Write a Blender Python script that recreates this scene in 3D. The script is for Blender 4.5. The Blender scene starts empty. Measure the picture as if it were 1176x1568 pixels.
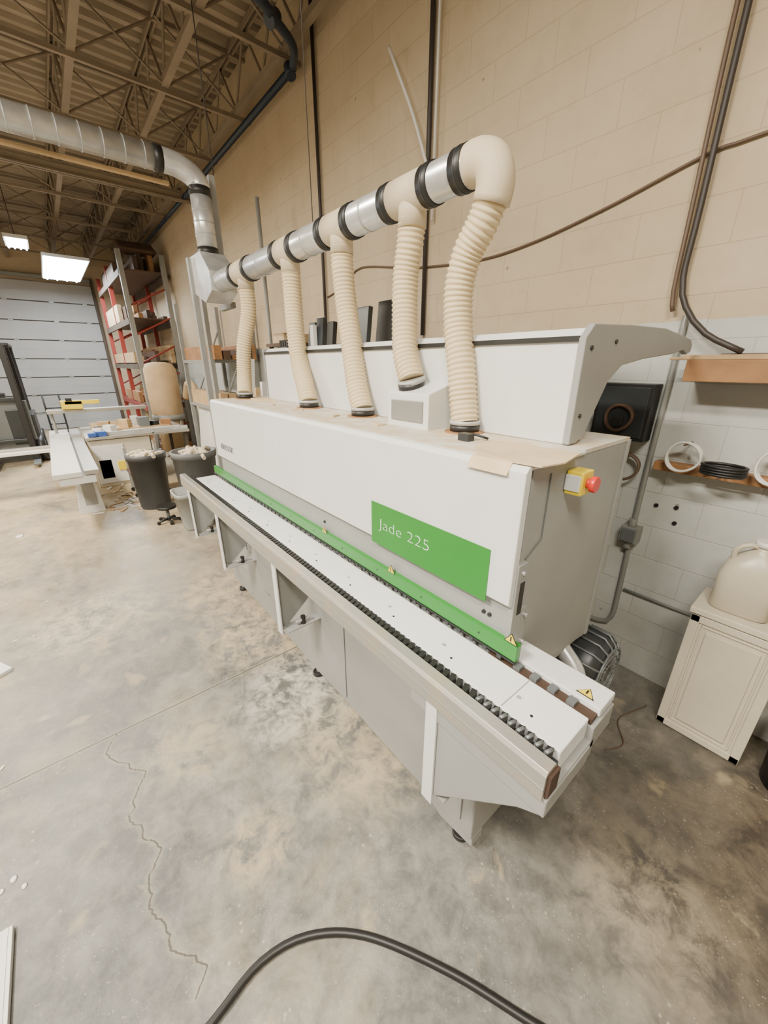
import bpy, math, random, bmesh
from mathutils import Vector, Matrix
random.seed(7)
D=bpy.data
# ------------------------------------------------------------------ materials
MATS={}
def mk(name,col,rough=.5,metal=0.,noise=.06,nscale=6.,bump=0.,emis=None,estr=0.,trans=0.,bscale=60.,col2=None,p0=.3,p1=.7):
    m=D.materials.new(name);m.use_nodes=True;nt=m.node_tree;N=nt.nodes;L=nt.links
    b=N["Principled BSDF"];b.inputs["Roughness"].default_value=rough;b.inputs["Metallic"].default_value=metal
    tc=N.new("ShaderNodeTexCoord");no=N.new("ShaderNodeTexNoise");no.inputs["Scale"].default_value=nscale;no.inputs["Detail"].default_value=6
    L.new(tc.outputs["Object"],no.inputs["Vector"])
    r=N.new("ShaderNodeValToRGB");L.new(no.outputs["Fac"],r.inputs["Fac"])
    r.color_ramp.elements[0].position=p0;r.color_ramp.elements[1].position=p1
    r.color_ramp.elements[0].color=[max(0,c*(1-noise)) for c in col]+[1]
    r.color_ramp.elements[1].color=(list(col2) if col2 else [min(1,c*(1+noise)) for c in col])+[1]
    L.new(r.outputs["Color"],b.inputs["Base Color"])
    if bump:
        n2=N.new("ShaderNodeTexNoise");n2.inputs["Scale"].default_value=bscale;L.new(tc.outputs["Object"],n2.inputs["Vector"])
        bp=N.new("ShaderNodeBump");bp.inputs["Strength"].default_value=bump;bp.inputs["Distance"].default_value=.01
        L.new(n2.outputs["Fac"],bp.inputs["Height"]);L.new(bp.outputs["Normal"],b.inputs["Normal"])
    if emis:
        b.inputs["Emission Color"].default_value=list(emis)+[1];b.inputs["Emission Strength"].default_value=estr
    if trans: b.inputs["Transmission Weight"].default_value=trans
    MATS[name]=m;return m
mk("white_paint",(.64,.65,.64),.36,0,.03)
mk("dusty_white",(.60,.58,.52),.6,0,.03,14,col2=(.53,.44,.31),p0=.38,p1=.60)
mk("bed_white",(.70,.71,.705),.3,0,.05)
mk("grey_paint",(.27,.275,.265),.42,0,.05)
mk("body_grey",(.28,.28,.268),.48,0,.10,2.5)
mk("green",(.022,.20,.022),.35,0,.04)
mk("black",(.012,.012,.012),.45,0,.1)
mk("dark_groove",(.05,.028,.018),.6)
mk("alu",(.40,.39,.36),.38,.5,.05,9,col2=(.44,.39,.31),p0=.45,p1=.65)
mk("galv",(.62,.63,.63),.30,.6,.16,11)
mk("galv_dull",(.42,.42,.41),.5,.3,.15,5)
mk("hose_cream",(.60,.485,.30),.6,0,.06)
mk("tape_tan",(.56,.47,.33),.6,0,.06)
mk("yellow",(.75,.58,.02),.4)
mk("red",(.6,.03,.02),.35)
mk("orange",(.75,.17,.03),.5)
mk("white_ink",(.8,.85,.8),.5)
mk("grey_ink",(.10,.10,.12),.5)
mk("cardboard",(.56,.43,.27),.8,0,.12,12)
mk("wood",(.30,.15,.06),.6,0,.25,8)
mk("wood_light",(.45,.31,.16),.65,0,.2,5)
mk("wood_dark",(.08,.045,.027),.6,0,.25,8)
mk("conduit_grey",(.26,.27,.25),.45,.3)
mk("conduit_dark",(.035,.028,.024),.5)
mk("cable_brown",(.11,.07,.045),.5)
mk("blue_pipe",(.015,.028,.05),.4)
mk("steel_tan",(.23,.185,.135),.6,0,.15,3)
mk("steel_brown",(.08,.06,.042),.7,0,.2,3)
mk("deck_tan",(.34,.28,.205),.6,0,.15,2)
mk("rack_red",(.24,.03,.02),.5)
mk("rack_grey",(.25,.25,.235),.5)
mk("bin_dark",(.045,.047,.05),.5)
mk("bin_grey",(.12,.125,.13),.5)
mk("bin_light",(.30,.31,.30),.5)
mk("cab_cream",(.56,.51,.40),.5,0,.05)
mk("plastic_milk",(.62,.56,.43),.35,0,.05,6,trans=.25)
mk("jug_white",(.66,.65,.61),.4)
mk("tan_bag",(.52,.37,.21),.8,0,.1,5)
mk("motor_grey",(.15,.165,.17),.42,.3)
mk("motor_dark",(.03,.035,.038),.4,.2)
mk("door_white",(.36,.365,.36),.5,0,.06,2)
mk("blue_tool",(.03,.08,.3),.4)
mk("lamp",(.9,.95,1),.5,emis=(.92,.97,1),estr=20)
mk("lampwarm",(1,.95,.85),.5,emis=(1,.92,.78),estr=6)
mk("rag",(.58,.50,.37),.9,0,.2,10,bump=.5)
mk("window_grey",(.22,.22,.20),.25)

def ramp(N,a,b,ca,cb):
    r=N.new("ShaderNodeValToRGB");e=r.color_ramp.elements
    e[0].position=a;e[1].position=b;e[0].color=(*ca,1);e[1].color=(*cb,1);return r
def mixc(N,L,fac,A,B,mode='MIX'):
    m=N.new("ShaderNodeMix");m.data_type='RGBA';m.blend_type=mode
    if isinstance(fac,(int,float)): m.inputs[0].default_value=fac
    else: L.new(fac,m.inputs[0])
    for s,v in((6,A),(7,B)):
        if isinstance(v,tuple): m.inputs[s].default_value=(*v,1)
        else: L.new(v,m.inputs[s])
    return m.outputs[2]
def math_(N,L,op,a,b=None,c=None,clamp=False):
    m=N.new("ShaderNodeMath");m.operation=op;m.use_clamp=clamp
    for i,v in enumerate((a,b,c)):
        if v is None: continue
        if isinstance(v,(int,float)): m.inputs[i].default_value=v
        else: L.new(v,m.inputs[i])
    return m.outputs[0]
def noise(N,L,vec,scale,detail=6,rough=.55,dist=0):
    n=N.new("ShaderNodeTexNoise");n.inputs["Scale"].default_value=scale;n.inputs["Detail"].default_value=detail
    n.inputs["Roughness"].default_value=rough;n.inputs["Distortion"].default_value=dist;L.new(vec,n.inputs["Vector"]);return n.outputs["Fac"]

def floor_mat():
    m=D.materials.new("concrete_floor");m.use_nodes=True;nt=m.node_tree;N=nt.nodes;L=nt.links;b=N["Principled BSDF"]
    tc=N.new("ShaderNodeTexCoord");V=tc.outputs["Object"]
    sx=N.new("ShaderNodeSeparateXYZ");L.new(V,sx.inputs[0]);X,Y=sx.outputs[0],sx.outputs[1]
    def M_(op,a,b_=None,c=None,cl=False): return math_(N,L,op,a,b_,c,cl)
    def blob(x,y,r,soft=2.):
        d=M_('SQRT',M_('ADD',M_('POWER',M_('SUBTRACT',X,x),2),M_('POWER',M_('SUBTRACT',Y,y),2)))
        return M_('MULTIPLY',M_('SUBTRACT',1,M_('DIVIDE',d,r)),soft,None,True)
    n1=noise(N,L,V,1.5,10,.68,.3);r1=ramp(N,.38,.62,(.118,.118,.113),(.225,.218,.197));L.new(n1,r1.inputs[0])
    n2=noise(N,L,V,9,10,.75,.3);r2=ramp(N,.40,.60,(.72,.72,.72),(1.22,1.21,1.17));L.new(n2,r2.inputs[0])
    c=mixc(N,L,1.,r1.outputs[0],r2.outputs[0],'MULTIPLY')
    n9=noise(N,L,V,3.1,9,.75,.4);r9=ramp(N,.54,.66,(1,1,1),(.70,.695,.68));L.new(n9,r9.inputs[0])
    c=mixc(N,L,1.,c,r9.outputs[0],'MULTIPLY')
    # scattered dust
    n3=noise(N,L,V,1.25,9,.74,.3);r3=ramp(N,.52,.65,(0,0,0),(.55,.55,.55));L.new(n3,r3.inputs[0])
    c=mixc(N,L,r3.outputs[0],c,(.30,.255,.18))
    g=M_('MULTIPLY_ADD',X,-.27,-.52,True)
    n4=noise(N,L,V,1.3,9,.75,.3);g2=M_('MULTIPLY',g,M_('MULTIPLY_ADD',n4,3.2,-.95,True),None,True)
    c=mixc(N,L,g2,c,(.46,.36,.22))
    # grime on near right side, with the machine's shadow painted into its colour
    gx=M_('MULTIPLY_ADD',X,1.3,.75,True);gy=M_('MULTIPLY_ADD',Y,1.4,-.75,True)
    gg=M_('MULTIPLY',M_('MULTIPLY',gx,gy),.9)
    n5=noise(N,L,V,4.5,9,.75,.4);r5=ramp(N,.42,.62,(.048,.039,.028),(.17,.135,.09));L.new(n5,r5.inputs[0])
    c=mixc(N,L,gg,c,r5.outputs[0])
    n10=noise(N,L,V,9,8,.78,.4);m10=M_('MULTIPLY_ADD',n10,6,-2.6,True)
    for bx,by,r_,cc in((-1.55,.70,.40,(.50,.47,.40)),(-2.2,.78,.5,(.46,.36,.21)),(-1.1,.80,.42,(.42,.34,.21)),(-2.9,.7,.45,(.44,.34,.21)),(-1.0,.22,.17,(.42,.33,.20)),(-.02,1.15,.28,(.28,.24,.17)),(-1.6,.1,.22,(.36,.30,.20)),(-3.1,-.1,.5,(.46,.39,.27))):
        c=mixc(N,L,M_('MULTIPLY',M_('MULTIPLY',blob(bx,by,r_),m10),.85),c,cc)
    n6=noise(N,L,V,4.2,4,.6,.4);r6=ramp(N,.62,.69,(0,0,0),(.65,.65,.65));L.new(n6,r6.inputs[0])
    c=mixc(N,L,r6.outputs[0],c,(.36,.295,.19))
    for sc,th,am,lo in((26,.12,.55,.52),(70,.15,.45,.47)):
        vo=N.new("ShaderNodeTexVoronoi");vo.inputs["Scale"].default_value=sc;L.new(V,vo.inputs["Vector"])
        fr=ramp(N,th-.03,th+.03,(1,1,1),(0,0,0));L.new(vo.outputs["Distance"],fr.inputs[0])
        nm=noise(N,L,V,2.3+sc*.03,5,.6);rm=ramp(N,lo,lo+.1,(0,0,0),(1,1,1));L.new(nm,rm.inputs[0])
        fl=M_('MULTIPLY',M_('MULTIPLY',fr.outputs[0],rm.outputs[0]),am)
        c=mixc(N,L,fl,c,(.48,.45,.38))
    dj=M_('ABSOLUTE',M_('ADD',X,1.9));j=M_('LESS_THAN',dj,.004)
    j3=M_('LESS_THAN',M_('ABSOLUTE',M_('ADD',X,6.4)),.006)
    cx=N.new("ShaderNodeCombineXYZ");L.new(X,cx.inputs[0])
    nc=noise(N,L,cx.outputs[0],3.0,5,.5);yy=M_('MULTIPLY_ADD',nc,.50,-.37)
    dc=M_('ABSOLUTE',M_('SUBTRACT',Y,yy));rng=M_('MULTIPLY',M_('GREATER_THAN',X,-1.9),M_('LESS_THAN',X,-.75))
    k=M_('MULTIPLY',M_('LESS_THAN',dc,.0032),rng)
    k2=M_('MAXIMUM',M_('MAXIMUM',j,j3),k)
    hal=M_('MULTIPLY',M_('MULTIPLY',M_('SUBTRACT',1,M_('MULTIPLY',dc,45,None,True)),rng),.4)
    c=mixc(N,L,hal,c,(.34,.295,.21))
    hj=M_('MULTIPLY',M_('SUBTRACT',1,M_('MULTIPLY',dj,60,None,True)),.5)
    c=mixc(N,L,hj,c,(.37,.32,.23))
    c=mixc(N,L,M_('MULTIPLY',k2,.8),c,(.04,.035,.027))
    L.new(c,b.inputs["Base Color"])
    rr=ramp(N,.35,.65,(.34,.34,.34),(.65,.65,.65));L.new(n2,rr.inputs[0]);L.new(rr.outputs[0],b.inputs["Roughness"])
    bp=N.new("ShaderNodeBump");bp.inputs["Strength"].default_value=.2;bp.inputs["Distance"].default_value=.01;L.new(n2,bp.inputs["Height"]);L.new(bp.outputs[0],b.inputs["Normal"])
    return m
def wall_mat(name,axis,low=True):
    m=D.materials.new(name);m.use_nodes=True;nt=m.node_tree;N=nt.nodes;L=nt.links;b=N["Principled BSDF"]
    tc=N.new("ShaderNodeTexCoord");V=tc.outputs["Object"];sx=N.new("ShaderNodeSeparateXYZ");L.new(V,sx.inputs[0])
    cb=N.new("ShaderNodeCombineXYZ");L.new(sx.outputs[axis],cb.inputs[0]);L.new(sx.outputs[2],cb.inputs[1])
    br=N.new("ShaderNodeTexBrick");L.new(cb.outputs[0],br.inputs["Vector"])
    br.inputs["Scale"].default_value=1;br.inputs["Brick Width"].default_value=.36;br.inputs["Row Height"].default_value=.18
    br.inputs["Mortar Size"].default_value=.0035;br.inputs["Mortar Smooth"].default_value=.8;br.offset=.5
    br.inputs["Color1"].default_value=(1,1,1,1);br.inputs["Color2"].default_value=(.98,.98,.98,1);br.inputs["Mortar"].default_value=(.88,.87,.85,1)
    n=noise(N,L,V,1.3,6);rt=ramp(N,.3,.7,(.47,.375,.25),(.54,.445,.315));L.new(n,rt.inputs[0])
    rw=ramp(N,.3,.7,(.42,.435,.415),(.55,.565,.54));L.new(n,rw.inputs[0])
    z=sx.outputs[2]
    st=math_(N,L,'LESS_THAN',math_(N,L,'MULTIPLY_ADD',noise(N,L,V,14,3),.02,z),1.89) if low else 0.
    c=mixc(N,L,st,rt.outputs[0],rw.outputs[0])
    c2=mixc(N,L,1.,c,br.outputs["Color"],'MULTIPLY')
    ns=noise(N,L,V,9,8,.7);rs=ramp(N,.25,.5,(.86,.85,.82),(1,1,1));L.new(ns,rs.inputs[0])
    c2=mixc(N,L,.7,c2,rs.outputs[0],'MULTIPLY')
    vo=N.new("ShaderNodeTexVoronoi");vo.inputs["Scale"].default_value=4.2;L.new(V,vo.inputs["Vector"])
    vr=ramp(N,.03,.045,(.35,.27,.2),(1,1,1));L.new(vo.outputs["Distance"],vr.inputs[0])
    c2=mixc(N,L,.6,c2,vr.outputs[0],'MULTIPLY')
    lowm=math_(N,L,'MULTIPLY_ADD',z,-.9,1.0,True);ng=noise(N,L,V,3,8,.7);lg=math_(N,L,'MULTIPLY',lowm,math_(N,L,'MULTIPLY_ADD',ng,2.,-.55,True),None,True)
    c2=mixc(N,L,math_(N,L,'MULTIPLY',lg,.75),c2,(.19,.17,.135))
    L.new(c2,b.inputs["Base Color"]);b.inputs["Roughness"].default_value=.7;b.inputs["Specular IOR Level"].default_value=.3
    nb=noise(N,L,V,80,4)
    h=math_(N,L,'MULTIPLY_ADD',nb,.14,math_(N,L,'SUBTRACT',1,br.outputs["Fac"]))
    bp=N.new("ShaderNodeBump");bp.inputs["Strength"].default_value=.35;bp.inputs["Distance"].default_value=.007;L.new(h,bp.inputs["Height"]);L.new(bp.outputs[0],b.inputs["Normal"])
    return m
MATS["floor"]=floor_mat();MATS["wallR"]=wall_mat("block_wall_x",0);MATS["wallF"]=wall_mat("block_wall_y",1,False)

# ------------------------------------------------------------------ builder
class B:
    def __init__(s): s.v=[];s.f=[];s.m=[];s.s=[];s.ml=[]
    def mi(s,m):
        if m not in s.ml: s.ml.append(m)
        return s.ml.index(m)
    def add(s,vs,fs,m,smooth=False):
        o=len(s.v);s.v+= [tuple(v) for v in vs];i=s.mi(m)
        for f in fs: s.f.append([o+k for k in f]);s.m.append(i);s.s.append(smooth)
        return s
    def box(s,x0,x1,y0,y1,z0,z1,m,rot=None,pivot=None):
        vs=[Vector((x,y,z)) for x in(x0,x1) for y in(y0,y1) for z in(z0,z1)]
        if rot:
            pv=Vector(pivot) if pivot else Vector(((x0+x1)/2,(y0+y1)/2,(z0+z1)/2))
            R=Matrix.Rotation(rot[1],3,rot[0]);vs=[R@(v-pv)+pv for v in vs]
        return s.add(vs,[(0,1,3,2),(4,6,7,5),(0,4,5,1),(2,3,7,6),(0,2,6,4),(1,5,7,3)],m)
    def prism(s,pts,ax,a,b,m):
        n=len(pts)
        def mkp(p,t): return {'X':(t,p[0],p[1]),'Y':(p[0],t,p[1]),'Z':(p[0],p[1],t)}[ax]
        vs=[mkp(p,a) for p in pts]+[mkp(p,b) for p in pts]
        fs=[list(range(n)),list(range(2*n-1,n-1,-1))]+[(i,(i+1)%n,n+(i+1)%n,n+i) for i in range(n)]
        return s.add(vs,fs,m)
    def tube(s,pts,r,m,seg=12,caps=True,smooth=True):
        pts=[Vector(p) for p in pts];n=len(pts);vs=[];fs=[]
        t=(pts[1]-pts[0]).normalized();u=t.orthogonal().normalized()
        for i,p in enumerate(pts):
            if i==0:t=(pts[1]-pts[0])
            elif i==n-1:t=(pts[-1]-pts[-2])
            else:t=(pts[i+1]-pts[i-1])
            if t.length<1e-9: t=pts[min(i+1,n-1)]-pts[max(0,i-2)]
            t.normalize();u=(u-t*u.dot(t));u.normalize();w=t.cross(u)
            rr=r[i] if isinstance(r,(list,tuple)) else r
            for k in range(seg):
                a=2*math.pi*k/seg;vs.append(p+u*math.cos(a)*rr+w*math.sin(a)*rr)
        for i in range(n-1):
            for k in range(seg):
                k2=(k+1)%seg;fs.append((i*seg+k,i*seg+k2,(i+1)*seg+k2,(i+1)*seg+k))
        s.add(vs,fs,m,smooth)
        if caps:
            o=len(s.v)-n*seg;i=s.mi(m)
            s.f.append([o+k for k in range(seg)]);s.m.append(i);s.s.append(False)
            s.f.append([o+(n-1)*seg+k for k in range(seg)]);s.m.append(i);s.s.append(False)
        return s
    def cyl(s,p0,p1,r,m,seg=20,r1=None):
        return s.tube([p0,p1],[r,r if r1 is None else r1],m,seg)
    def loft(s,secs,m,seg=28,smooth=True,caps=True):
        vs=[];fs=[];n=len(secs)
        for (z,cx,cy,rx,ry,pw) in secs:
            for k in range(seg):
                a=2*math.pi*k/seg;c,q=math.cos(a),math.sin(a)
                vs.append((cx+rx*math.copysign(abs(c)**(2/pw),c),cy+ry*math.copysign(abs(q)**(2/pw),q),z))
        for i in range(n-1):
            for k in range(seg):
                k2=(k+1)%seg;fs.append((i*seg+k,i*seg+k2,(i+1)*seg+k2,(i+1)*seg+k))
        s.add(vs,fs,m,smooth)
        if caps:
            o=len(s.v)-n*seg;i=s.mi(m)
            for b0 in(0,(n-1)*seg):
                s.f.append([o+b0+k for k in range(seg)]);s.m.append(i);s.s.append(False)
        return s
    def done(s,name,parent=None,bevel=0):
        me=D.meshes.new(name);me.from_pydata(s.v,[],s.f)
        for m in s.ml: me.materials.append(MATS[m])
        for i,p in enumerate(me.polygons): p.material_index=s.m[i];p.use_smooth=s.s[i]
        bm=bmesh.new();bm.from_mesh(me);bmesh.ops.recalc_face_normals(bm,faces=bm.faces);bm.to_mesh(me);bm.free()
        o=D.objects.new(name,me);bpy.context.collection.objects.link(o)
        if parent:o.parent=parent
        if bevel:
            md=o.modifiers.new("bev",'BEVEL');md.width=bevel;md.segments=2;md.limit_method='ANGLE';md.angle_limit=math.radians(50)
        return o
def empty(name):
    o=D.objects.new(name,None);bpy.context.collection.objects.link(o);return o
def cr(pts,step=.02):
    pts=[Vector(p) for p in pts];P=[2*pts[0]-pts[1]]+pts+[2*pts[-1]-pts[-2]];out=[]
    for i in range(1,len(P)-2):
        a,b,c,d=P[i-1:i+3];n=max(2,int((c-b).length/step))
        for k in range(n):
            t=k/n;out.append(.5*((2*b)+(c-a)*t+(2*a-5*b+4*c-d)*t*t+(3*b-a-3*c+d)*t**3))
    out.append(pts[-1]);return out
def text(name,body,loc,size,mat,parent,rot=(math.pi/2,0,0),shear=0,width=None,off=0):
    c=D.curves.new(name,'FONT');c.body=body;c.size=size;c.extrude=.0006;c.shear=shear;c.offset=off
    o=D.objects.new(name,c);bpy.context.collection.objects.link(o);c.materials.append(MATS[mat]);o.location=loc;o.rotation_euler=rot
    bpy.context.view_layer.update()
    if width: k=width/o.dimensions.x;o.scale=(k,1,1)
    o.parent=parent;return o

# ------------------------------------------------------------------ room shell
X0,X1,Y0,Y1,ZC=-14.2,3.5,-6.5,2.27,4.62
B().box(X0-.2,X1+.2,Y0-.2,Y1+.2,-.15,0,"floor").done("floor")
B().box(X0-.2,X1+.2,Y1,Y1+.2,0,ZC,"wallR").done("wall_right")
B().box(X0-.2,X0,Y0,Y1,0,ZC,"wallF").done("wall_back")
B().box(X0,X1,Y0-.2,Y0,0,ZC,"wallR").done("wall_left")
B().box(X1,X1+.2,Y0,Y1,0,ZC,"wallF").done("wall_front")
b=B();p=[];x=X0-.1;pitch=.16
while x<X1+.2:
    p+=[(x,ZC),(x+.06,ZC),(x+.08,ZC+.045),(x+.14,ZC+.045)];x+=pitch
n=len(p)
vs=[];fs=[]
for q in p: vs+=[(q[0],Y0-.2,q[1]),(q[0],Y1+.2,q[1])]
for i in range(n-1): fs.append((2*i,2*i+1,2*i+3,2*i+2))
b.add(vs,fs,"deck_tan");b.box(X0-.2,X1+.2,Y0-.2,Y1+.2,ZC+.06,ZC+.14,"steel_brown");b.done("ceiling")
b=B()
for y in(-6.,-5.2,-4.4,-3.6,-2.7,-1.8,-.95,-.1,.75,1.45,2.12):
    zb,zt=4.1,4.56
    for dy in(-.028,.012):
        b.box(X0,X1,y+dy,y+dy+.016,zb,zb+.045,"steel_tan");b.box(X0,X1,y+dy,y+dy+.016,zt,zt+.045,"steel_tan")
    b.box(X0,X1,y-.03,y+.03,zb-.004,zb+.004,"steel_tan")
    x=X0;k=0
    while x<X1-.3:
        a,c=(zb+.03,zt+.02) if k%2==0 else(zt+.02,zb+.03)
        b.tube([(x,y,a),(x+.33,y,c)],.013,"steel_tan",6,False);x+=.33;k+=1
b.done("trim_1")
b=B()
for x in(-13,-11.5,-10,-8.6,-6.1,-5.0,-3.9,-2.4,-.8,.8,2.4):
    b.box(x,x+.035,Y0,Y1,4.06,4.095,"steel_tan");b.box(x,x+.03,Y0,Y1,4.55,4.58,"steel_tan")
    ys=[-.1,.75,1.45,2.12]
    for i in range(3):
        b.tube([(x+.02,ys[i],4.1),(x+.02,ys[i+1],4.57)],.011,"steel_tan",5,False);b.tube([(x+.05,ys[i],4.57),(x+.05,ys[i+1],4.1)],.011,"steel_tan",5,False)
b.done("trim_2")
b=B()
for x in(-7.3,):
    b.box(x-.05,x+.05,Y0,Y1,3.95,3.965,"steel_tan");b.box(x-.008,x+.008,Y0,Y1,3.95,4.06,"deck_tan");b.box(x-.05,x+.05,Y0,Y1,4.045,4.06,"steel_tan")
b.done("trim_3")
b=B();b.tube(cr([(-2.6,.3,4.0),(-3.15,1.2,4.0),(-3.4,1.75,4.0)],.2)+[(-3.44,1.82,4.0)],.032,"blue_pipe",12)
b.tube(cr([(-3.44,1.80,4.0),(-3.6,2.05,4.0),(-3.82,2.16,4.0)],.05),.032,"blue_pipe",12)
b.tube([(-3.80,2.16,4.0),(-14,2.16,4.0)],.03,"blue_pipe",12)
for x in(-3.44,-3.85):b.cyl((x,(1.78 if x>-3.5 else 2.16),3.96),(x-.04,(1.86 if x>-3.5 else 2.16),4.04),.043,"blue_pipe",12)
b.done("gas_pipe")

g=empty("door_1");b=B();yA,yB=-2.9,1.42;n=8;hh=3.64/n;G=X0+.005
for i in range(n):
    b.box(G+.02,G+.07,yA,yB,i*hh+.012,(i+1)*hh-.012,"door_white")
    for y in(-2.2,-1.3,-.4,.5,1.2): b.box(G+.07,G+.08,y-.05,y+.05,i*hh-.03 if i else .0,i*hh+.03,"conduit_grey")
    b.box(G+.015,G+.03,yA,yB,i*hh-.012 if i else 0,i*hh+.012,"steel_brown")
    b.box(G+.07,G+.074,yA+.1,yB-.1,(i+.5)*hh-.01,(i+.5)*hh+.01,"door_white")
b.done("panels",g,.006)
b=B()
b.box(G,G+.13,yB,yB+.06,0,3.8,"steel_brown");b.box(G+.05,G+.12,yA,yB,3.7,3.78,"conduit_grey")
b.done("tracks",g)

# ------------------------------------------------------------------ main machine
M=empty("edge_banding_machine")
HX0,HX1=-2.82,-.46
b=B()
b.box(-2.86,-.47,.79,1.15,.10,.86,"body_grey");b.box(-2.86,-.9,1.15,1.40,.10,.86,"body_grey")
b.done("base_cabinet",M,.006)
b=B()
b.prism([(-.80,.10),(-.47,.10),(-.47,.05),(-.62,.03),(-.70,.06)],'Y',.80,.86,"body_grey")
for x in(-.54,-1.61,-2.79):
    for y in(.83,1.1): b.cyl((x,y,.0),(x,y,.02),.033,"black",20);b.cyl((x,y,.02),(x,y,.11),.012,"galv",12)
b.box(-1.72,-1.50,.80,.90,.075,.11,"body_grey");b.box(-2.86,-2.70,.80,.90,.075,.11,"body_grey")
b.done("levelling_feet",M,.003)
b=B()
for x in(-2.45,-1.95,-1.25): b.box(x-.002,x+.002,.786,.792,.14,.84,"motor_grey")
b.box(-2.80,-1.99,.782,.791,.16,.50,"body_grey");b.box(-1.2,-.52,.782,.791,.16,.74,"body_grey")
for x in(-2.6,-2.2): b.box(x,x+.10,.778,.784,.30,.303,"motor_grey")
b.done("base_panels",M,.003)
b=B()
b.box(HX0,HX1-.012,.83,1.41,.68,1.472,"grey_paint");b.done("hood_core",M,.006)
b=B()
b.prism([(.812,1.09),(.80,1.10),(.80,1.462),(.812,1.476),(1.10,1.4765),(1.10,1.466),(.826,1.466),(.826,1.09)],'X',HX0,HX1+.006,"white_paint")
b.done("hood_front_panel",M,.003)
b=B();b.box(HX0,HX1,.83,1.42,1.466,1.4775,"dusty_white");b.done("hood_top",M)
b=B()
b.prism([(.90,.80),(.90,.93),(.845,.95),(.845,1.47),(1.42,1.47),(1.44,.69),(1.10,.74)],'X',HX1-.012,HX1-.002,"grey_paint")
b.box(HX1-.014,HX1+.004,1.405,1.425,.70,1.47,"grey_paint")
b.done("hood_end_panel",M,.002)
b=B()
b.box(HX1-.004,HX1+.012,.818,.862,.93,1.215,"grey_paint");b.box(HX1-.004,HX1+.006,.862,.90,.93,1.06,"grey_paint")
b.box(HX1-.002,HX1+.014,.835,.855,1.06,1.16,"black")
for y,z in((.84,1.19),(.84,.97),(.885,1.04),(.885,.95)): b.cyl((HX1,y,z),(HX1+.018,y,z),.006,"galv",8)
b.prism([(.86,1.22),(.93,1.26),(.93,1.44),(.935,1.44),(.935,1.255),(.865,1.215)],'X',HX1-.003,HX1+.001,"motor_grey")
b.done("end_brackets",M,.001)
b=B()
b.box(HX0,HX1-.0,.822,.834,.985,1.095,"grey_paint")
b.box(-2.99,-.415,.806,.828,.936,.988,"green")
b.box(-2.99,-.415,.802,.808,.930,.936,"black")
for i in range(52): b.box(-2.97+i*.049,-2.955+i*.049,.800,.806,.922,.936,"motor_dark")
for x in(-.52,-.54,-1.42): b.cyl((x,.825,1.03),(x,.815,1.03),.006,"black",10)
for i in range(10): b.cyl((-2.7+i*.24,.807,.962),(-2.7+i*.24,.803,.962),.003,"motor_dark",8)
b.done("pressure_beam",M,.002)
b=B();b.box(-1.04,-.525,.7975,.8005,1.08,1.24,"green");b.done("label_plate",M)
text("label_text","Jade 225",(-.995,.7972,1.148),.055,"white_ink",M,width=.25,off=-.0016)
text("maker_text","BIESSE",(-2.72,.7985,1.165),.05,"grey_ink",M,shear=.25,width=.24)
b=B()
def tri(b,cx,z,y,s=.022,flat=None):
    h=s*.9
    for k,(q,m,o) in enumerate(((1.,"black",0),(.80,"yellow",-.0012))):
        pts=[(cx-s*q,z-h*q*.7),(cx+s*q,z-h*q*.7),(cx,z+h*q)]
        if flat: b.prism([(p0,flat+(p1-z)) for p0,p1 in pts],'Z',y,y+.001-o,m)
        else: b.prism(pts,'Y',y+o,y+.001,m)
    if not flat: b.box(cx-.002,cx+.002,y-.002,y,z-.006,z+.009,"black")
    else: b.box(cx-.002,cx+.002,flat-.006,flat+.008,y+.001,y+.003,"black")
for x in(-1.40,-.935,-.435): tri(b,x,1.0 if x<-.5 else 1.005,.8035,.021)
tri(b,-.245,.0,.929,.022,flat=.862)
b.done("warning_stickers",M)
b=B()
b.box(-2.97,-.21,.665,.80,.86,.92,"bed_white");b.box(-2.97,-.195,.632,.82,.80,.858,"grey_paint")
b.done("table_bed",M,.003)
b=B()
for i in range(11):
    x=-2.85+i*.25;b.cyl((x,.725,.919),(x,.725,.9225),.006,"galv",10);b.cyl((x+.05,.70,.919),(x+.05,.70,.922),.0035,"black",8)
b.box(-.365,-.362,.67,.80,.919,.9205,"grey_paint")
b.done("bed_screws",M)
b=B()
b.prism([(.585,.855),(.585,.925),(.592,.935),(.624,.935),(.624,.925),(.630,.925),(.630,.855)],'X',-3.10,-.20,"alu")
b.box(-3.09,-.2,.5835,.586,.885,.890,"conduit_grey")
b.done("support_rail",M,.001)
b=B()
b.box(-3.08,-.21,.632,.664,.862,.895,"motor_dark")
b.box(-.2,-.192,.592,.63,.865,.925,"dark_groove")
for i in range(125):
    x=-3.06+i*.0228;b.box(x,x+.014,.634,.660,.895,.924,"black",rot=('Z',.35))
for i in range(9):
    x=-.23-i*.0228;b.cyl((x,.636,.923),(x+.006,.656,.923),.005,"motor_grey",8)
b.done("roller_chain",M)
b=B()
b.box(-.455,-.20,.835,.92,.905,.929,"white_paint")
b.prism([(-.46,.90),(-.195,.90),(-.195,.83),(-.24,.80),(-.46,.62)],'Y',.80,.915,"grey_paint")
b.prism([(-.50,.852),(-.192,.852),(-.192,.80),(-.25,.76),(-.50,.50)],'Y',.598,.795,"grey_paint")
b.box(-.60,-.192,.594,.600,.80,.853,"grey_paint")
b.done("outfeed_support",M,.003)
b=B();b.box(-.50,-.205,.803,.834,.88,.915,"dark_groove")
for i in range(4): b.box(-.42+i*.05,-.40+i*.05,.806,.83,.915,.925,"motor_grey")
b.done("outfeed_groove",M)
b=B()
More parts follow.
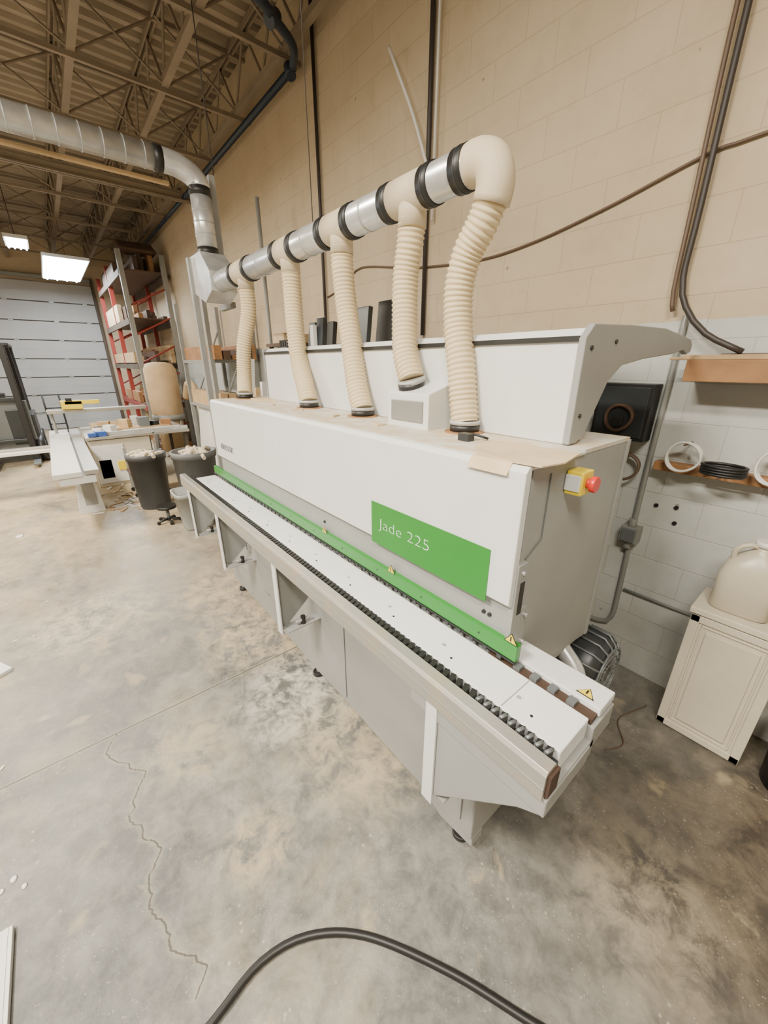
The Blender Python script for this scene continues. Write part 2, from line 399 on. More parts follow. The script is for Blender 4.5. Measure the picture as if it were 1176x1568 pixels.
for x in(-.515,-1.51,-2.32,-2.95):
    b.box(x-.022,x+.018,.590,.597,.47,.853,"white_paint")
    b.prism([(.60,.853),(.606,.47),(.615,.47),(.79,.62),(.79,.853)],'X',x-.022,x-.016,"grey_paint")
    b.box(x-.02,x+.05,.61,.79,.49,.496,"grey_paint")
    b.cyl((x+.03,.70,.496),(x+.03,.70,.54),.012,"black",12);b.cyl((x+.03,.66,.52),(x+.03,.74,.52),.008,"galv",10)
b.done("rail_brackets",M,.001)
b=B()
b.tube(cr([(-2.9,.9,.55),(-3.0,.85,.45),(-2.98,.80,.30),(-2.88,.82,.2)]),.008,"orange",8);b.done("air_line",M)
b=B()
b.prism([(1.12,1.478),(1.12,1.765),(1.145,1.79),(1.24,1.79),(1.24,1.478)],'X',-2.58,-.535,"white_paint")
b.prism([(1.24,1.70),(1.24,1.79),(1.66,1.805),(1.66,1.72)],'X',-2.58,-.535,"white_paint")
b.done("rear_cover",M,.004)
b=B();b.box(-2.58,-.535,1.113,1.122,1.756,1.770,"black");b.box(-2.585,-2.58,1.115,1.24,1.478,1.79,"grey_paint")
b.done("cover_seal",M)
b=B()
b.prism([(1.115,1.48),(1.112,1.765),(1.15,1.80),(1.40,1.81),(1.70,1.815),(1.90,1.80),(2.01,1.79),(2.04,1.77),(2.04,1.745),(2.00,1.735),(1.94,1.75),(1.84,1.735),(1.55,1.715),(1.38,1.695),(1.30,1.65),(1.20,1.50),(1.16,1.48)],'X',-.535,-.515,"grey_paint")
b.done("cover_end_arm",M,.003)
b=B()
b.cyl((-.56,1.24,1.50),(-.56,1.42,1.72),.009,"galv",12);b.cyl((-.56,1.24,1.50),(-.56,1.31,1.585),.016,"motor_dark",12)
b.cyl((-.58,1.20,1.478),(-.58,1.20,1.53),.02,"galv_dull",12)
for y,z in((1.15,1.74),(1.15,1.56),(1.30,1.76)): b.cyl((-.516,y,z),(-.511,y,z),.006,"black",8)
b.done("gas_strut",M)
b=B();b.box(-.46,-.415,1.015,1.075,1.37,1.435,"yellow");b.cyl((-.415,1.045,1.403),(-.405,1.045,1.403),.014,"red",16);b.cyl((-.405,1.045,1.403),(-.39,1.045,1.403),.022,"red",20)
b.box(-.461,-.42,1.011,1.017,1.38,1.425,"white_paint")
b.done("emergency_stop",M,.005)
b=B()
b.prism([(1.0,1.476),(1.0,1.60),(1.15,1.645),(1.15,1.476)],'X',-1.19,-.97,"white_paint")
b.box(-1.165,-.995,.995,1.0,1.50,1.575,"window_grey")
b.done("suction_box",M,.004)
b=B()
for x,y in((-2.72,1.01),(-1.91,1.05),(-1.44,1.06),(-.87,1.08)):
    b.cyl((x,y,1.476),(x,y,1.482),.068,"wood",20);b.cyl((x,y,1.48),(x,y,1.505),.050,"black",24);b.cyl((x,y,1.505),(x,y,1.518),.053,"galv_dull",24)
b.cyl((-1.12,1.06,1.61),(-1.12,1.055,1.635),.050,"black",24);b.cyl((-1.12,1.06,1.635),(-1.12,1.055,1.65),.053,"galv_dull",24)
b.done("suction_ports",M)
b=B()
b.prism([(-.62,.835),(-.50,.81),(-.43,.82),(-.415,.90),(-.44,1.03),(-.54,1.02),(-.62,1.06),(-.70,1.0),(-.68,.90)],'Z',1.4785,1.482,"cardboard")
b.prism([(.79,1.45),(.81,1.479),(.87,1.482),(.87,1.479)],'X',-.62,-.50,"cardboard")
b.prism([(-2.6,1.0),(-2.45,.98),(-2.35,1.06),(-2.5,1.1)],'Z',1.478,1.49,"cardboard")
b.tube(cr([(-.80,1.0,1.485),(-.76,.985,1.495),(-.71,1.0,1.485)]),.004,"black",8);b.box(-.78,-.74,.94,.97,1.478,1.50,"motor_dark")
for k in range(5): b.box(-2.2+k*.33,-2.15+k*.33,.95-.02*(k%2),.97,1.478,1.484,"cardboard",rot=('Z',k))
b.done("cardboard_scraps",M)
b=B()
for x,w,h_,m in((-2.49,.08,.15,"motor_dark"),(-2.39,.08,.17,"motor_dark"),(-2.26,.07,.14,"black"),(-2.00,.16,.19,"motor_dark"),(-1.76,.14,.20,"black")):
    b.box(x,x+w,1.40,1.43,1.80,1.80+h_,m,rot=('X',-.12))
b.box(-2.40,-2.36,1.36,1.39,1.80,1.93,"jug_white")
b.done("leaning_dark_boards",None,.003)
b=B()
for i in range(4): b.box(-2.52+i*.03,-2.50+i*.03,1.2,1.3,1.79,1.84,"black")
b.box(-2.53,-2.40,1.19,1.31,1.791,1.80,"black");b.done("hex_key_holder",None,.002)

# ------------------------------------------------------------------ dust manifold
DU=empty("dust_extraction_duct")
PY,PZ=1.10,2.24
def pr(x): return .054+(.013*((-.95-x)/2.25))
b=B()
def seg(x0,x1,m,e=0): b.cyl((x0,PY,PZ),(x1,PY,PZ),pr(x0)+e,m,32,pr(x1)+e)
seg(-3.15,-.93,"galv")
for x0,x1 in((-2.80,-2.62),(-2.17,-2.03),(-1.70,-1.55),(-1.27,-1.11)): seg(x0,x1,"tape_tan",.003)
for x in(-2.83,-2.60,-2.20,-2.01,-1.73,-1.53,-1.29,-1.09,-.955): seg(x-.022,x+.022,"black",.0045);seg(x-.003,x+.003,"motor_dark",.0055)
for x in(-3.0,-2.4,-1.88,-1.42): seg(x-.004,x+.004,"galv_dull",.002)
b.done("main_pipe",DU)
b=B()
for x in(-2.71,-2.10,-1.62,-1.18): b.cyl((x,PY,PZ),(x,PY,PZ-.10),.049,"tape_tan",28)
b.tube(cr([(-.95,PY,PZ),(-.90,PY,PZ+.003),(-.855,PY,PZ-.02),(-.84,PY,PZ-.065),(-.85,PY,PZ-.11)],.012),.054,"tape_tan",28)
b.done("tees_and_elbow",DU)
HP=[[(-2.71,1.1,2.15),(-2.72,1.1,2.01),(-2.76,1.06,1.81),(-2.78,1.045,1.64),(-2.72,1.01,1.51)],
[(-2.10,1.1,2.16),(-2.10,1.1,2.05),(-2.08,1.09,1.89),(-2.04,1.08,1.72),(-1.96,1.06,1.6),(-1.91,1.05,1.51)],
[(-1.62,1.1,2.17),(-1.62,1.1,2.09),(-1.60,1.1,1.94),(-1.55,1.09,1.77),(-1.49,1.07,1.61),(-1.44,1.06,1.51)],
[(-1.18,1.1,2.17),(-1.19,1.1,2.10),(-1.21,1.1,1.99),(-1.20,1.09,1.86),(-1.17,1.07,1.74),(-1.12,1.058,1.645)],
[(-.845,1.1,2.15),(-.875,1.1,2.09),(-.925,1.1,2.02),(-.95,1.1,1.93),(-.945,1.1,1.82),(-.91,1.09,1.69),(-.885,1.085,1.57),(-.87,1.08,1.51)]]
for i,P in enumerate(HP):
    pts=cr(P,.0035);s=0;rs=[]
    for k,q in enumerate(pts):
        if k: s+=(q-pts[k-1]).length
        rs.append(.0465+.0030*math.sin(2*math.pi*s/.0165))
    B().tube(pts,rs,"hose_cream",26).done("flex_hose_%d"%(i+1),DU)
b=B()
b.prism([(-3.52,2.20),(-3.52,2.44),(-3.28,2.44),(-3.13,2.30),(-3.13,2.18),(-3.30,2.12)],'Y',1.02,1.20,"galv")
b.cyl((-3.4,1.12,2.44),(-3.4,1.12,2.83),.068,"galv",28);b.cyl((-3.4,1.12,2.44),(-3.4,1.12,2.49),.072,"black",28);b.cyl((-3.4,1.12,2.80),(-3.4,1.12,2.85),.072,"black",28)
for z in(2.57,2.64,2.71): b.cyl((-3.4,1.12,z),(-3.4,1.12,z+.008),.070,"galv_dull",28)
b.tube(cr([(-3.4,1.12,2.85),(-3.4,1.115,2.88),(-3.4,1.07,2.92),(-3.4,.98,2.95),(-3.4,.88,2.955)],.03),.070,"galv",28)
b.cyl((-3.4,.90,2.955),(-3.4,.85,2.955),.074,"black",28)
b.cyl((-3.4,.86,2.955),(-3.4,-3.2,2.955),.070,"galv",28)
y=.8
while y>-3.2: 
    b.cyl((-3.4,y,2.955),(-3.4,y-.006,2.955),.0720,"galv_dull",28);y-=.11
b.done("spiral_duct",DU)
b=B()
b.box(-3.56,-3.52,1.0,1.04,0,2.44,"rack_grey")
b.box(-3.56,-3.30,1.20,1.24,2.1,2.14,"rack_grey")
b.cyl((-3.42,1.24,2.95),(-3.42,1.24,ZC),.004,"conduit_dark",6);b.cyl((-1.85,1.1,2.3),(-1.85,1.1,ZC),.002,"conduit_dark",6)
b.box(-3.45,-3.41,1.2,1.24,2.4,2.95,"rack_grey")
b.box(-3.52,-3.49,-3.2,.95,2.855,2.875,"wood_light")
b.done("duct_supports",DU)

# ------------------------------------------------------------------ wall items
b=B();b.cyl((-3.63,2.245,1.2),(-3.63,2.245,ZC),.015,"conduit_dark",10);b.done("wall_conduit")
b=B();b.cyl((-2.27,2.245,1.9),(-2.27,2.245,ZC),.016,"conduit_dark",10);b.box(-2.31,-2.23,2.215,2.265,2.75,2.85,"conduit_grey")
b.done("wall_conduit")
b=B();b.tube(cr([(-2.62,2.2,3.62),(-2.50,2.17,3.45),(-2.36,2.19,3.18),(-2.25,2.205,2.92),(-2.22,2.205,2.86)]),.010,"jug_white",8)
b.cyl((-2.205,2.235,2.6),(-2.205,2.235,ZC),.008,"jug_white",8);b.done("hanging_white_cable")
b=B();b.tube(cr([(-.665,2.23,ZC),(-.665,2.23,3.0),(-.66,2.23,2.3),(-.66,2.23,2.05),(-.62,2.22,1.93),(-.52,2.2,1.82),(-.38,2.2,1.745)],.05),.012,"conduit_dark",10)
b.tube(cr([(-.70,2.23,ZC),(-.70,2.23,3.0),(-.69,2.23,2.3),(-.685,2.23,2.0),(-.67,2.23,1.92)],.05),.009,"cable_brown",10)
b.done("power_cable")
b=B();b.tube(cr([(.9,2.26,2.62),(.2,2.26,2.56),(-.51,2.26,2.50),(-.69,2.26,2.49),(-1.06,2.26,2.40),(-1.45,2.26,2.33),(-1.83,2.26,2.31),(-2.4,2.26,2.36),(-3.05,2.26,2.46),(-3.3,2.26,2.36),(-3.6,2.26,2.30)],.05),.0065,"cable_brown",8);b.done("sagging_cable")
b=B();b.tube(cr([(-.62,2.253,1.90),(-.62,2.253,1.5),(-.62,2.253,1.0),(-.61,2.253,.5),(-.615,2.253,.30),(-.68,2.253,.24),(-.9,2.253,.23)],.05),.013,"conduit_grey",10)
b.box(-.66,-.575,2.20,2.268,.80,.89,"conduit_grey");b.box(-.65,-.585,2.19,2.205,.81,.88,"motor_grey")
b.cyl((-.62,2.235,.89),(-.62,2.235,.93),.02,"conduit_grey",10);b.cyl((-.62,2.235,.76),(-.62,2.235,.80),.02,"conduit_grey",10)
b.done("electrical_conduit",None,.002)
b=B();b.cyl((-.59,2.258,.50),(.6,2.258,.50),.008,"conduit_grey",8);b.done("electrical_conduit")
b=B()
for x,z in((-.545,1.02),(-.46,1.03),(-.45,.95)): b.cyl((x,2.262,z),(x,2.2695,z),.010,"black",12)
b.done("wall_anchor_holes")
b=B();b.box(-.53,.55,2.08,2.265,1.63,1.715,"wood");b.box(-.56,.5,2.12,2.20,1.715,1.735,"wood_light",rot=('Z',.02));b.box(-.45,.4,2.21,2.24,1.715,1.74,"wood_dark")
b.box(-.6,-.2,2.10,2.11,1.715,1.727,"wood_light");b.done("wall_shelf",None,.003)
b=B();b.box(-.585,.5,2.20,2.265,1.215,1.255,"wood");b.done("peg_rail",None,.002)
def ring(b,c,R,r,m,n=3):
    for k in range(n):
        pts=[]
        for i in range(33):
            a=2*math.pi*i/32;rr=R*(1+.03*math.sin(3*a+k));pts.append((c[0]+rr*math.cos(a),c[1]-.010*k+.008*math.sin(a),c[2]+rr*math.sin(a)))
        b.tube(pts,r,m,8,False)
b=B();ring(b,(-.47,2.180,1.30),.065,.005,"jug_white",3);b.cyl((-.47,2.14,1.358),(-.47,2.262,1.355),.005,"wood_dark",8);b.done("wire_coil")
b=B();ring(b,(-.15,2.180,1.31),.07,.006,"jug_white",3);b.cyl((-.15,2.14,1.372),(-.15,2.262,1.37),.005,"wood_dark",8);b.done("wire_coil")
b=B();
for k in range(4):
    pts=[(-.31+.075*math.cos(2*math.pi*i/32),2.12+.055*math.sin(2*math.pi*i/32),1.262+.011*k) for i in range(33)];b.tube(pts,.006,"black",8,False)
b.cyl((-.31,2.06,1.252),(-.31,2.198,1.252),.006,"wood_dark",8);b.done("hose_coil")
b=B();ring(b,(-.715,2.22,1.20),.065,.007,"cable_brown",2);b.cyl((-.715,2.19,1.255),(-.715,2.262,1.255),.005,"black",8);b.done("air_hose_coil")
b=B();b.box(-.90,-.645,2.17,2.265,1.34,1.61,"black");b.box(-.885,-.66,2.165,2.172,1.355,1.595,"motor_dark")
ring(b,(-.77,2.155,1.45),.06,.008,"wood_dark",2);b.box(-.80,-.75,2.15,2.165,1.40,1.45,"black")
b.done("dark_wall_box",None,.003)

mo=M;b=B()
my,mz,mr=1.50,.50,.15
b.tube([(-.80,my,mz),(-.78,my,mz),(-.50,my,mz)],[mr*.7,mr*.9,mr*.9],"motor_grey",32)
for i in range(28):
    a=2*math.pi*i/28;c,s_=math.cos(a),math.sin(a)
    b.tube([(-.78,my+c*mr*.96,mz+s_*mr*.96),(-.50,my+c*mr*.96,mz+s_*mr*.96)],.008,"motor_grey",6)
b.tube([(-.51,my,mz),(-.50,my,mz),(-.42,my,mz),(-.385,my,mz),(-.375,my,mz)],[mr*.95,mr*1.04,mr*1.04,mr*.92,mr*.6],"motor_dark",32)
for i in range(20):
    a=2*math.pi*i/20;b.tube([(-.374,my+.03*math.cos(a),mz+.03*math.sin(a)),(-.377,my+mr*.85*math.cos(a),mz+mr*.85*math.sin(a)),(-.41,my+mr*1.05*math.cos(a),mz+mr*1.05*math.sin(a)),(-.50,my+mr*1.06*math.cos(a),mz+mr*1.06*math.sin(a))],.005,"motor_grey",6)
for R_ in(.05,.09,.12): 
    b.tube([(-.373,my+R_*math.cos(i*.2617),mz+R_*math.sin(i*.2617)) for i in range(25)],.004,"motor_grey",6,False)
b.done("motor_housing",mo)
b=B();b.box(-.82,-.44,my-.15,my+.15,.28,.32,"motor_dark");
for x in(-.80,-.48):
    for y in(my-.13,my+.11): b.box(x,x+.03,y,y+.03,0,.42,"motor_grey")
b.box(-.70,-.56,my-.05,my+.05,mz+mr-.02,mz+mr+.05,"motor_grey")
b.tube(cr([(-.44,1.18,.30),(-.40,1.22,.48),(-.41,1.28,.60),(-.50,1.30,.68)]),.032,"galv",16);b.cyl((-.44,1.18,.10),(-.44,1.18,.32),.028,"galv_dull",16)
b.box(-.62,-.50,1.16,1.34,.10,.45,"body_grey")
b.done("motor_mount",mo,.004)
b=B();b.tube(cr([(-.30,2.05,.006),(-.36,1.85,.006),(-.29,1.72,.006),(-.33,1.62,.006)]),.003,"cable_brown",8);b.done("floor_cord")

c=empty("storage_cabinet");b=B();cx0,cx1,cy0=-.24,.08,2.0
b.box(cx0+.006,cx1-.006,cy0+.02,2.235,0,.66,"cab_cream");b.box(cx0-.01,cx1+.12,cy0-.015,2.24,.66,.69,"cab_cream");b.done("carcass",c,.004)
b=B();b.box(cx0,cx1,cy0,cy0+.02,.01,.655,"cab_cream")
def frame(x0,x1,z0,z1,w,t):
    b.box(x0,x1,cy0-t,cy0,z0,z0+w,"cab_cream");b.box(x0,x1,cy0-t,cy0,z1-w,z1,"cab_cream");b.box(x0,x0+w,cy0-t,cy0,z0,z1,"cab_cream");b.box(x1-w,x1,cy0-t,cy0,z0,z1,"cab_cream")
frame(cx0,cx1,.01,.655,.035,.009);frame(cx0+.045,cx1-.045,.055,.61,.008,.006);b.box(cx0+.068,cx1-.068,cy0-.010,cy0,.08,.585,"cab_cream")
b.done("door",c,.003)
b=B();b.loft([(.692,-.11,2.12,.095,.08,4),(.70,-.11,2.12,.102,.088,4),(.86,-.11,2.12,.102,.088,4),(.92,-.11,2.12,.085,.07,3),(.965,-.10,2.12,.045,.045,2),(.98,-.10,2.12,.03,.03,2),(1.0,-.10,2.12,.03,.03,2)],"plastic_milk")
b.cyl((-.10,2.12,.995),(-.10,2.12,1.02),.034,"jug_white",20)
b.tube(cr([(-.175,2.09,.90),(-.18,2.08,.97),(-.14,2.09,1.0),(-.115,2.11,.985)]),.011,"plastic_milk",10);b.done("plastic_jug")
b=B();b.loft([(.692,.09,2.08,.06,.055,3),(.88,.09,2.08,.062,.057,3),(.93,.09,2.08,.045,.04,2),(.96,.09,2.08,.02,.02,2),(.985,.09,2.08,.02,.02,2)],"jug_white");b.cyl((.09,2.08,.98),(.09,2.08,1.0),.024,"red",16);b.done("plastic_jug")
b=B();b.loft([(0,.26,2.05,.11,.11,2),(.28,.26,2.05,.125,.125,2),(.30,.26,2.05,.13,.13,2)],"black");b.loft([(.18,.26,2.05,.121,.121,2),(.23,.26,2.05,.1235,.1235,2)],"orange");b.done("bucket")

b=B();b.tube(cr([(-.62,-.4,.014),(-.65,-.2,.014),(-.67,-.06,.014),(-.695,.09,.014),(-.655,.23,.014),(-.54,.37,.014),(-.33,.51,.014),(-.13,.61,.014),(.15,.74,.014),(.5,.8,.014)],.03),.0115,"black",12);b.done("floor_air_hose")
b=B();b.box(-1.28,-.75,-1.3,-.49,.0,.02,"jug_white");b.box(-1.28,-.75,-1.28,-.50,.02,.022,"white_paint");b.done("white_panel",None,.002)
b=B();b.box(-2.95,-2.60,-1.3,-.60,.0,.02,"white_paint",rot=('Z',.5));b.done("white_panel",None,.002)

# ------------------------------------------------------------------ panel saw
S=empty("sliding_panel_saw");b=B()
b.box(-8.6,-5.0,-.20,.04,.60,.65,"jug_white");b.box(-8.6,-5.0,.06,.19,.61,.655,"alu");b.box(-8.6,-5.02,-.16,.15,.52,.60,"white_paint")
for x in(-5.75,-7.7): b.prism([(-.02,.52),(.14,.52),(.18,0),(-.08,0)],'X',x-.1,x+.1,"white_paint");b.box(x+.1,x+.105,.0,.12,.10,.45,"grey_paint")
b.done("sliding_carriage",S,.006)
b=B()
b.box(-8.0,-6.82,.22,.98,0.0,.68,"cab_cream");b.box(-6.83,-6.80,.24,.62,.05,.60,"white_paint")
b.box(-6.81,-6.79,.50,.62,.22,.36,"yellow");b.box(-6.815,-6.80,.28,.44,.12,.40,"rack_grey");b.done("saw_body",S,.006)
b=B()
b.box(-8.1,-6.78,.20,1.55,.69,.73,"alu");b.box(-8.1,-6.78,1.02,1.05,.71,.735,"rack_grey");b.box(-6.90,-6.86,.4,1.55,.73,.78,"galv")
b.box(-6.95,-6.80,.32,.46,.73,.80,"blue_tool");b.box(-6.88,-6.78,.24,.34,.74,.79,"blue_tool");b.box(-6.9,-6.86,1.48,1.53,0,.69,"steel_brown");b.box(-8.1,-8.06,1.48,1.53,0,.69,"steel_brown")
b.box(-7.7,-7.3,.5,1.4,.73,.76,"wood_light");b.box(-8.05,-7.85,.35,1.2,.73,.80,"cardboard",rot=('Z',.1))
b.box(-7.25,-7.0,.7,1.5,.73,.745,"jug_white");b.box(-7.5,-7.3,.95,1.1,.76,.90,"motor_grey")
for i in range(9):
    x,y=random.uniform(-7.9,-7.0),random.uniform(.35,1.4);b.box(x-.08,x+.08,y-.05,y+.05,.73,.77+random.uniform(0,.12),random.choice(["wood_light","jug_white","cardboard","motor_dark","wood"]),rot=('Z',random.uniform(0,1.5)))
b.done("saw_table",S,.004)
b=B();b.tube([(-8.2,-.1,.65),(-8.2,-.1,.98)],.02,"rack_grey",10);b.box(-8.2,-8.0,-.15,1.2,.97,1.02,"alu");b.box(-8.25,-7.95,.05,.32,1.03,1.15,"yellow");b.box(-8.0,-7.95,.1,.55,1.10,1.16,"yellow")
b.box(-8.0,-7.94,.12,.2,1.15,1.2,"black")
b.box(-8.21,-8.17,1.14,1.19,0,.97,"rack_grey")
b.box(-6.95,-6.72,-1.6,-.2,.60,.64,"jug_white");b.box(-6.90,-6.80,-1.6,-.2,.64,.67,"alu");b.box(-6.86,-6.80,-1.5,-1.44,.0,.60,"rack_grey")
b.done("crosscut_fence",S,.004)
e=empty("offcut_cart");b=B();b.box(-6.35,-5.95,.55,.98,.30,.33,"wood_dark")
for x in(-6.34,-5.99):
    for y in(.56,.94): b.box(x,x+.03,y,y+.03,.05,.62,"rack_grey");b.cyl((x,y+.015,.03),(x+.03,y+.015,.03),.03,"black",12)
for i in range(12): 
    x=random.uniform(-6.32,-6.02);b.box(x,x+.03,.57,.95+random.uniform(-.1,.05),.33+.02*i,.345+.02*i,random.choice(["wood_light","wood","jug_white","cardboard"]),rot=('Z',random.uniform(-.2,.2)))
b.done("cart",e)
b=B()
for i in range(40):
    x,y=random.gauss(-5.9,.4),random.gauss(.40,.12);b.box(x-.06,x+.06,y-.015,y+.015,.002,.012,random.choice(["wood_light","jug_white","rag"]),rot=('Z',random.uniform(0,3.1)))
for i in range(10):
    x,y=random.gauss(-3.2,1.0),random.gauss(-.3,.3);b.box(x-.012,x+.012,y-.007,y+.007,.001,.003,"rag",rot=('Z',random.uniform(0,3.1)))
for x,y,s in((-1.45,-.50,.015),(-1.40,-.47,.012),(-1.43,-.53,.011),(-5.3,-.62,.05)): b.loft([(0.0,x,y,s,s*.8,2),(.006,x,y,s*.6,s*.5,2)],"jug_white",10)
b.done("floor_debris")

def bin_(name,cx,cy,r0,r1,h_,m,pw=2,ry=None,rag=True):
    e=empty(name);b=B();k=1 if ry is None else ry
    b.loft([(0,cx,cy,r0,r0*k,pw),(.02,cx,cy,r0*1.01,r0*1.01*k,pw),(h_*.9,cx,cy,r1,r1*k,pw),(h_*.9,cx,cy,r1*1.06,r1*1.06*k,pw),(h_,cx,cy,r1*1.08,r1*1.08*k,pw),(h_,cx,cy,r1*.98,r1*.98*k,pw),(h_*.8,cx,cy,r1*.92,r1*.92*k,pw)],m,caps=True)
    b.done("shell",e)
    if rag:
        b=B()
        for i in range(26):
            a=random.uniform(0,6.28);q=random.uniform(0,r1*.6);x,y=cx+q*math.cos(a),cy+q*math.sin(a);z=h_*.86
            pts=[(x,y,z),(x+random.gauss(0,.04),y+random.gauss(0,.04),z+.08+random.uniform(0,.05)),(x+random.gauss(0,.09),y+random.gauss(0,.09),z+.05+random.uniform(0,.04))]
            b.tube(cr(pts,.03),.022,"rag",7)
        b.done("contents",e)
bin_("trash_bin",-5.45,.70,.17,.205,.68,"bin_dark");bin_("trash_bin",-4.95,1.13,.20,.235,.74,"bin_grey")
bin_("storage_tote",-4.42,.93,.13,.17,.42,"bin_light",5,1.1,False)
b=B();b.cyl((-4.74,.70,.17),(-4.74,.70,.20),.10,"black",24);b.cyl((-4.74,.70,.02),(-4.74,.70,.17),.018,"motor_grey",12)
for i in range(5):
    a=i*1.2566;b.cyl((-4.74,.70,.04),(-4.74+.12*math.cos(a),.70+.12*math.sin(a),.03),.012,"black",8);b.cyl((-4.74+.12*math.cos(a)-.012,.70+.12*math.sin(a),.018),(-4.74+.12*math.cos(a)+.012,.70+.12*math.sin(a),.018),.018,"black",12)
b.done("round_stool")

e=empty("bag_dust_collector");b=B();b.loft([(.78,-8.5,1.62,.25,.25,2),(.80,-8.5,1.62,.27,.27,2),(1.2,-8.5,1.62,.275,.275,2),(1.6,-8.5,1.62,.27,.27,2),(1.70,-8.5,1.62,.22,.22,2),(1.73,-8.5,1.62,.1,.1,2)],"tan_bag")
b.cyl((-8.5,1.62,.70),(-8.5,1.62,.80),.28,"rack_grey",28);b.tube([(-8.5,1.62,.10),(-8.5,1.62,.70)],[.2,.24],"tan_bag",24)
for a in(.6,2.7,4.8): b.cyl((-8.5+.27*math.cos(a),1.62+.27*math.sin(a),0),(-8.5+.26*math.cos(a),1.62+.26*math.sin(a),.74),.015,"rack_grey",8)
b.done("bag",e)
b=B();b.tube(cr([(-8.3,1.95,1.1),(-8.0,1.95,1.35),(-7.5,1.9,1.3),(-7.2,1.9,1.0),(-7.15,1.9,.6),(-7.15,1.9,.08)],.05),.07,"tan_bag",16);b.done("intake_hose",e)

R=empty("pallet_rack");b=B()
for x in(-9.2,-10.9,-12.6):
    for y in(1.45,2.15):
        b.box(x-.04,x+.04,y-.04,y+.04,0,3.6,"rack_red" if x<-10 else "rack_grey")
    z=.2
    while z<3.2:
        b.tube([(x,1.45,z),(x,2.15,z+.35)],.016,"rack_red",6,False);z+=.5
for z in(.9,1.7,2.5,3.3):
    for y in(1.42,2.18): b.box(-12.6,-9.2,y-.02,y+.02,z-.1,z,"rack_red" if z<1 else "steel_brown")
    b.box(-12.5,-9.25,1.45,2.15,z,z+.02,"wood_dark")
b.done("frame",R)
b=B()
for z,nn in((.92,6),(1.72,8),(2.52,8),(3.32,7)):
    for i in range(nn):
        y=1.42+i*.09;l=random.uniform(1.2,3.2);x=-12.5+random.uniform(0,3.2-l);hh=random.uniform(.06,.34)
        b.box(x,x+l,y,y+.075,z,z+hh,random.choice(["wood","wood_light","wood_dark","wood_dark","wood_dark","cardboard"]))
for i in range(7): b.box(-9.3-i*.06,-9.27-i*.06,1.5,2.1,3.62,3.62+.04+.03*i,"wood_dark")
b.done("lumber",R)
b=B()
for x in(-9.6,-11.2): b.box(x-.5,x+.5,1.5,2.1,.0,.12,"wood");b.box(x-.4,x+.4,1.55,2.05,.12,.7,"cardboard" if x<-10 else "wood_dark")
b.done("pallet_loads",R,.004)
R=empty("lumber_rack");b=B()
for x in(-6.7,-5.4):
    for y in(1.64,2.2): b.box(x-.025,x+.025,y-.025,y+.025,0,2.5,"rack_grey")
    b.tube([(x,1.64,1.0),(x,2.2,2.2)],.014,"rack_grey",6)
for z in(1.15,1.75): b.box(-6.7,-5.4,1.62,2.22,z-.04,z,"rack_grey")
b.done("frame",R)
b=B()
for z in(1.15,1.75):
    for i in range(5):
        y=1.65+i*.11;b.box(-6.8+random.uniform(0,.3),-5.3,y,y+.09,z,z+random.uniform(.04,.2),random.choice(["wood","wood_dark","cardboard","wood_light"]))
b.box(-6.6,-5.5,1.66,1.70,0.3,1.1,"jug_white",rot=('X',-.1))
b.done("lumber",R)
b=B();b.cyl((-4.3,1.95,0),(-4.3,1.95,3.2),.020,"rack_grey",10);b.box(-4.36,-4.24,1.89,2.01,0,.01,"rack_grey");b.done("support_post")
b=B()
for i,(x,m,h_) in enumerate(((-3.78,"jug_white",1.75),(-3.71,"wood_light",1.5),(-3.90,"motor_dark",1.9),(-3.66,"jug_white",1.55))):
    b.box(x,x+.05,1.30+i*.05,1.34+i*.05,0.004,h_,m,rot=('X',-.10+.02*i),pivot=(x,1.32,0))
b.done("leaning_boards")
sh=empty("tool_shelf");b=B()
for x in(-3.35,-2.98):
    for y in(1.50,1.95): b.box(x,x+.03,y,y+.03,0,1.85,"wood_dark")
for z in(.5,1.0,1.45,1.83): b.box(-3.36,-2.94,1.48,2.0,z,z+.025,"wood_dark")
b.box(-3.32,-3.02,1.50,1.54,1.03,1.30,"motor_dark");b.box(-3.30,-3.15,1.52,1.7,1.475,1.62,"wood");b.box(-3.12,-3.0,1.52,1.7,1.475,1.70,"black")
b.box(-3.3,-3.1,1.52,1.8,1.855,1.93,"cardboard");b.done("shelf",sh)

F=empty("forklift");F.location=(0,.26,0);b=B()
b.box(-10.6,-9.5,-1.6,-.62,.25,.85,"motor_dark");b.box(-10.9,-10.55,-1.55,-.68,.3,1.05,"yellow")
for y in(-1.5,-.72):
    for x in(-10.6,-9.6): b.box(x,x+.06,y,y+.05,.85,2.0,"black")
b.box(-10.62,-9.5,-1.52,-.66,1.98,2.03,"black")
for y in(-1.35,-.80): b.box(-9.42,-9.30,y,y+.09,.05,2.0,"black");b.box(-9.28,-8.9,y,y+.1,.05,.09,"motor_grey")
for z in(.4,1.1,1.95): b.box(-9.42,-9.33,-1.35,-.71,z,z+.06,"motor_dark")
b.box(-10.2,-9.9,-1.35,-.95,.85,1.2,"black");b.box(-9.5,-9.44,-1.3,-.66,.25,1.1,"motor_grey")
b.box(-9.44,-9.42,-.98,-.74,.35,.95,"motor_dark")
b.done("chassis",F,.01)
b=B()
for x in(-10.5,-9.6):
    for y in(-1.62,-.70): b.cyl((x,y,.24),(x,y+.12,.24),.24,"black",28);b.cyl((x,y-.005,.24),(x,y+.125,.24),.12,"motor_grey",20)
b.done("wheels",F)
b=B()
for y in(-.18,.07): b.tube(cr([(-10.0,y,.1),(-10.0,y,.9),(-10.1,y,1.15)]),.015,"motor_dark",8)
for z in(.3,.6,.9): b.cyl((-10.0,-.18,z),(-10.0,.07,z),.012,"motor_dark",8)
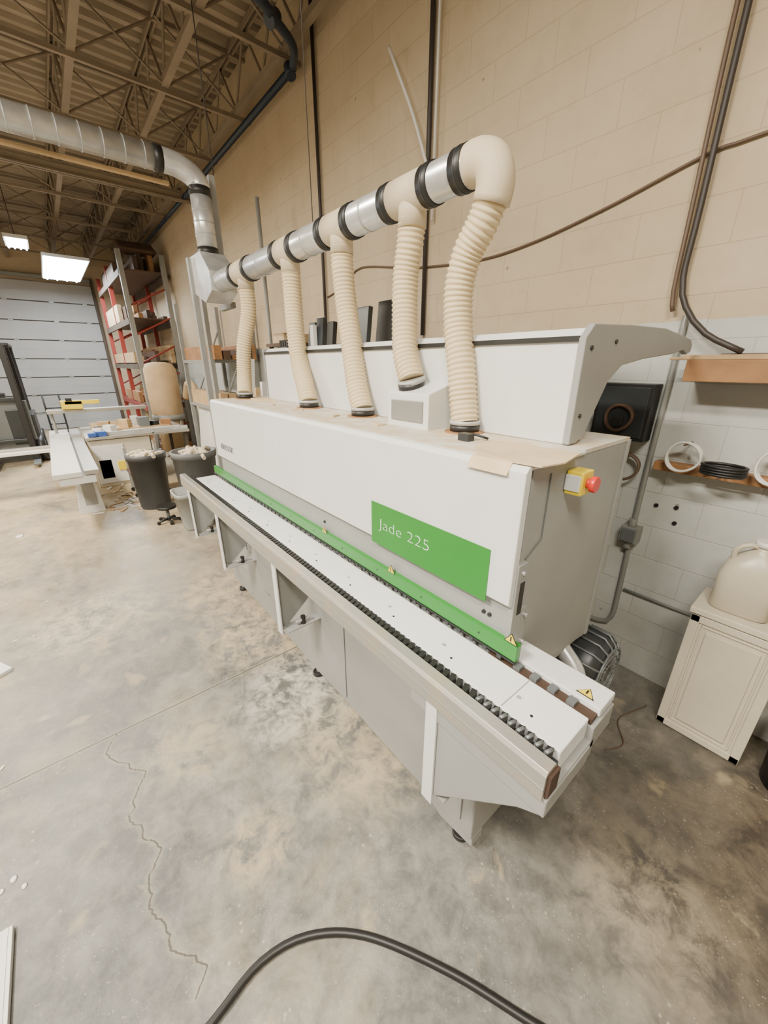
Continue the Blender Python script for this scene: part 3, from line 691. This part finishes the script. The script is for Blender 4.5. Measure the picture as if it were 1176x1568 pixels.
b.box(-10.0,-9.75,-.18,.07,.03,.05,"motor_grey");b.cyl((-10.05,-.22,.1),(-10.05,-.19,.1),.1,"black",16);b.cyl((-10.05,.08,.1),(-10.05,.11,.1),.1,"black",16)
b.done("hand_truck")

# ------------------------------------------------------------------ lamps
def lamp(x,y,z,sx,sy,power,col=(1,.86,.66),vis="lampwarm"):
    e=empty("high_bay_light");b=B()
    b.box(x-sx/2,x+sx/2,y-sy/2,y+sy/2,z,z+.05,"white_paint");b.box(x-sx/2+.02,x+sx/2-.02,y-sy/2+.02,y+sy/2-.02,z-.012,z,vis)
    for i in range(4):
        yy=y-sy/2+sy*(i+.5)/4;b.cyl((x-sx/2+.03,yy,z-.02),(x+sx/2-.03,yy,z-.02),.014,vis,10)
    for dx in(-sx/2+.1,sx/2-.1): b.cyl((x+dx,y,z+.05),(x+dx,y,ZC),.003,"conduit_dark",6)
    b.done("fixture",e)
    l=D.lights.new("tube_light",'AREA');l.shape='RECTANGLE';l.size=sx;l.size_y=sy;l.energy=power;l.color=col
    o=D.objects.new("tube_light",l);bpy.context.collection.objects.link(o);o.location=(x,y,z-.05);o.parent=e
lamp(-9.6,.10,3.55,.7,.30,70,(.9,.95,1),"lamp");lamp(-11.3,.75,3.50,2.5,.7,110,(.9,.95,1),"lamp")
W=(1,.92,.78)
lamp(-5.6,-1.3,3.6,1.2,.4,350,(1,.89,.72));lamp(-1.0,-1.9,3.95,1.2,.4,450,W);lamp(-4.0,-4.2,3.7,1.2,.4,210,W)
lamp(.9,-.9,3.95,1.2,.4,190,W);lamp(-9.5,-3.5,3.7,1.2,.4,180,W)
w=D.worlds.new("world");bpy.context.scene.world=w;w.use_nodes=True;w.node_tree.nodes["Background"].inputs[0].default_value=(1,.94,.85,1);w.node_tree.nodes["Background"].inputs[1].default_value=.05

cd=D.cameras.new("camera");co=D.objects.new("camera",cd);bpy.context.collection.objects.link(co)
cd.sensor_fit='VERTICAL';cd.sensor_height=24;cd.lens=9.015;cd.clip_start=.02
th=math.radians(39.481);pt=math.radians(21.077)
fw=Vector((-math.cos(th)*math.cos(pt),math.sin(th)*math.cos(pt),-math.sin(pt)))
co.location=(0,0,1.7);co.rotation_euler=fw.to_track_quat('-Z','Y').to_euler()
bpy.context.scene.camera=co
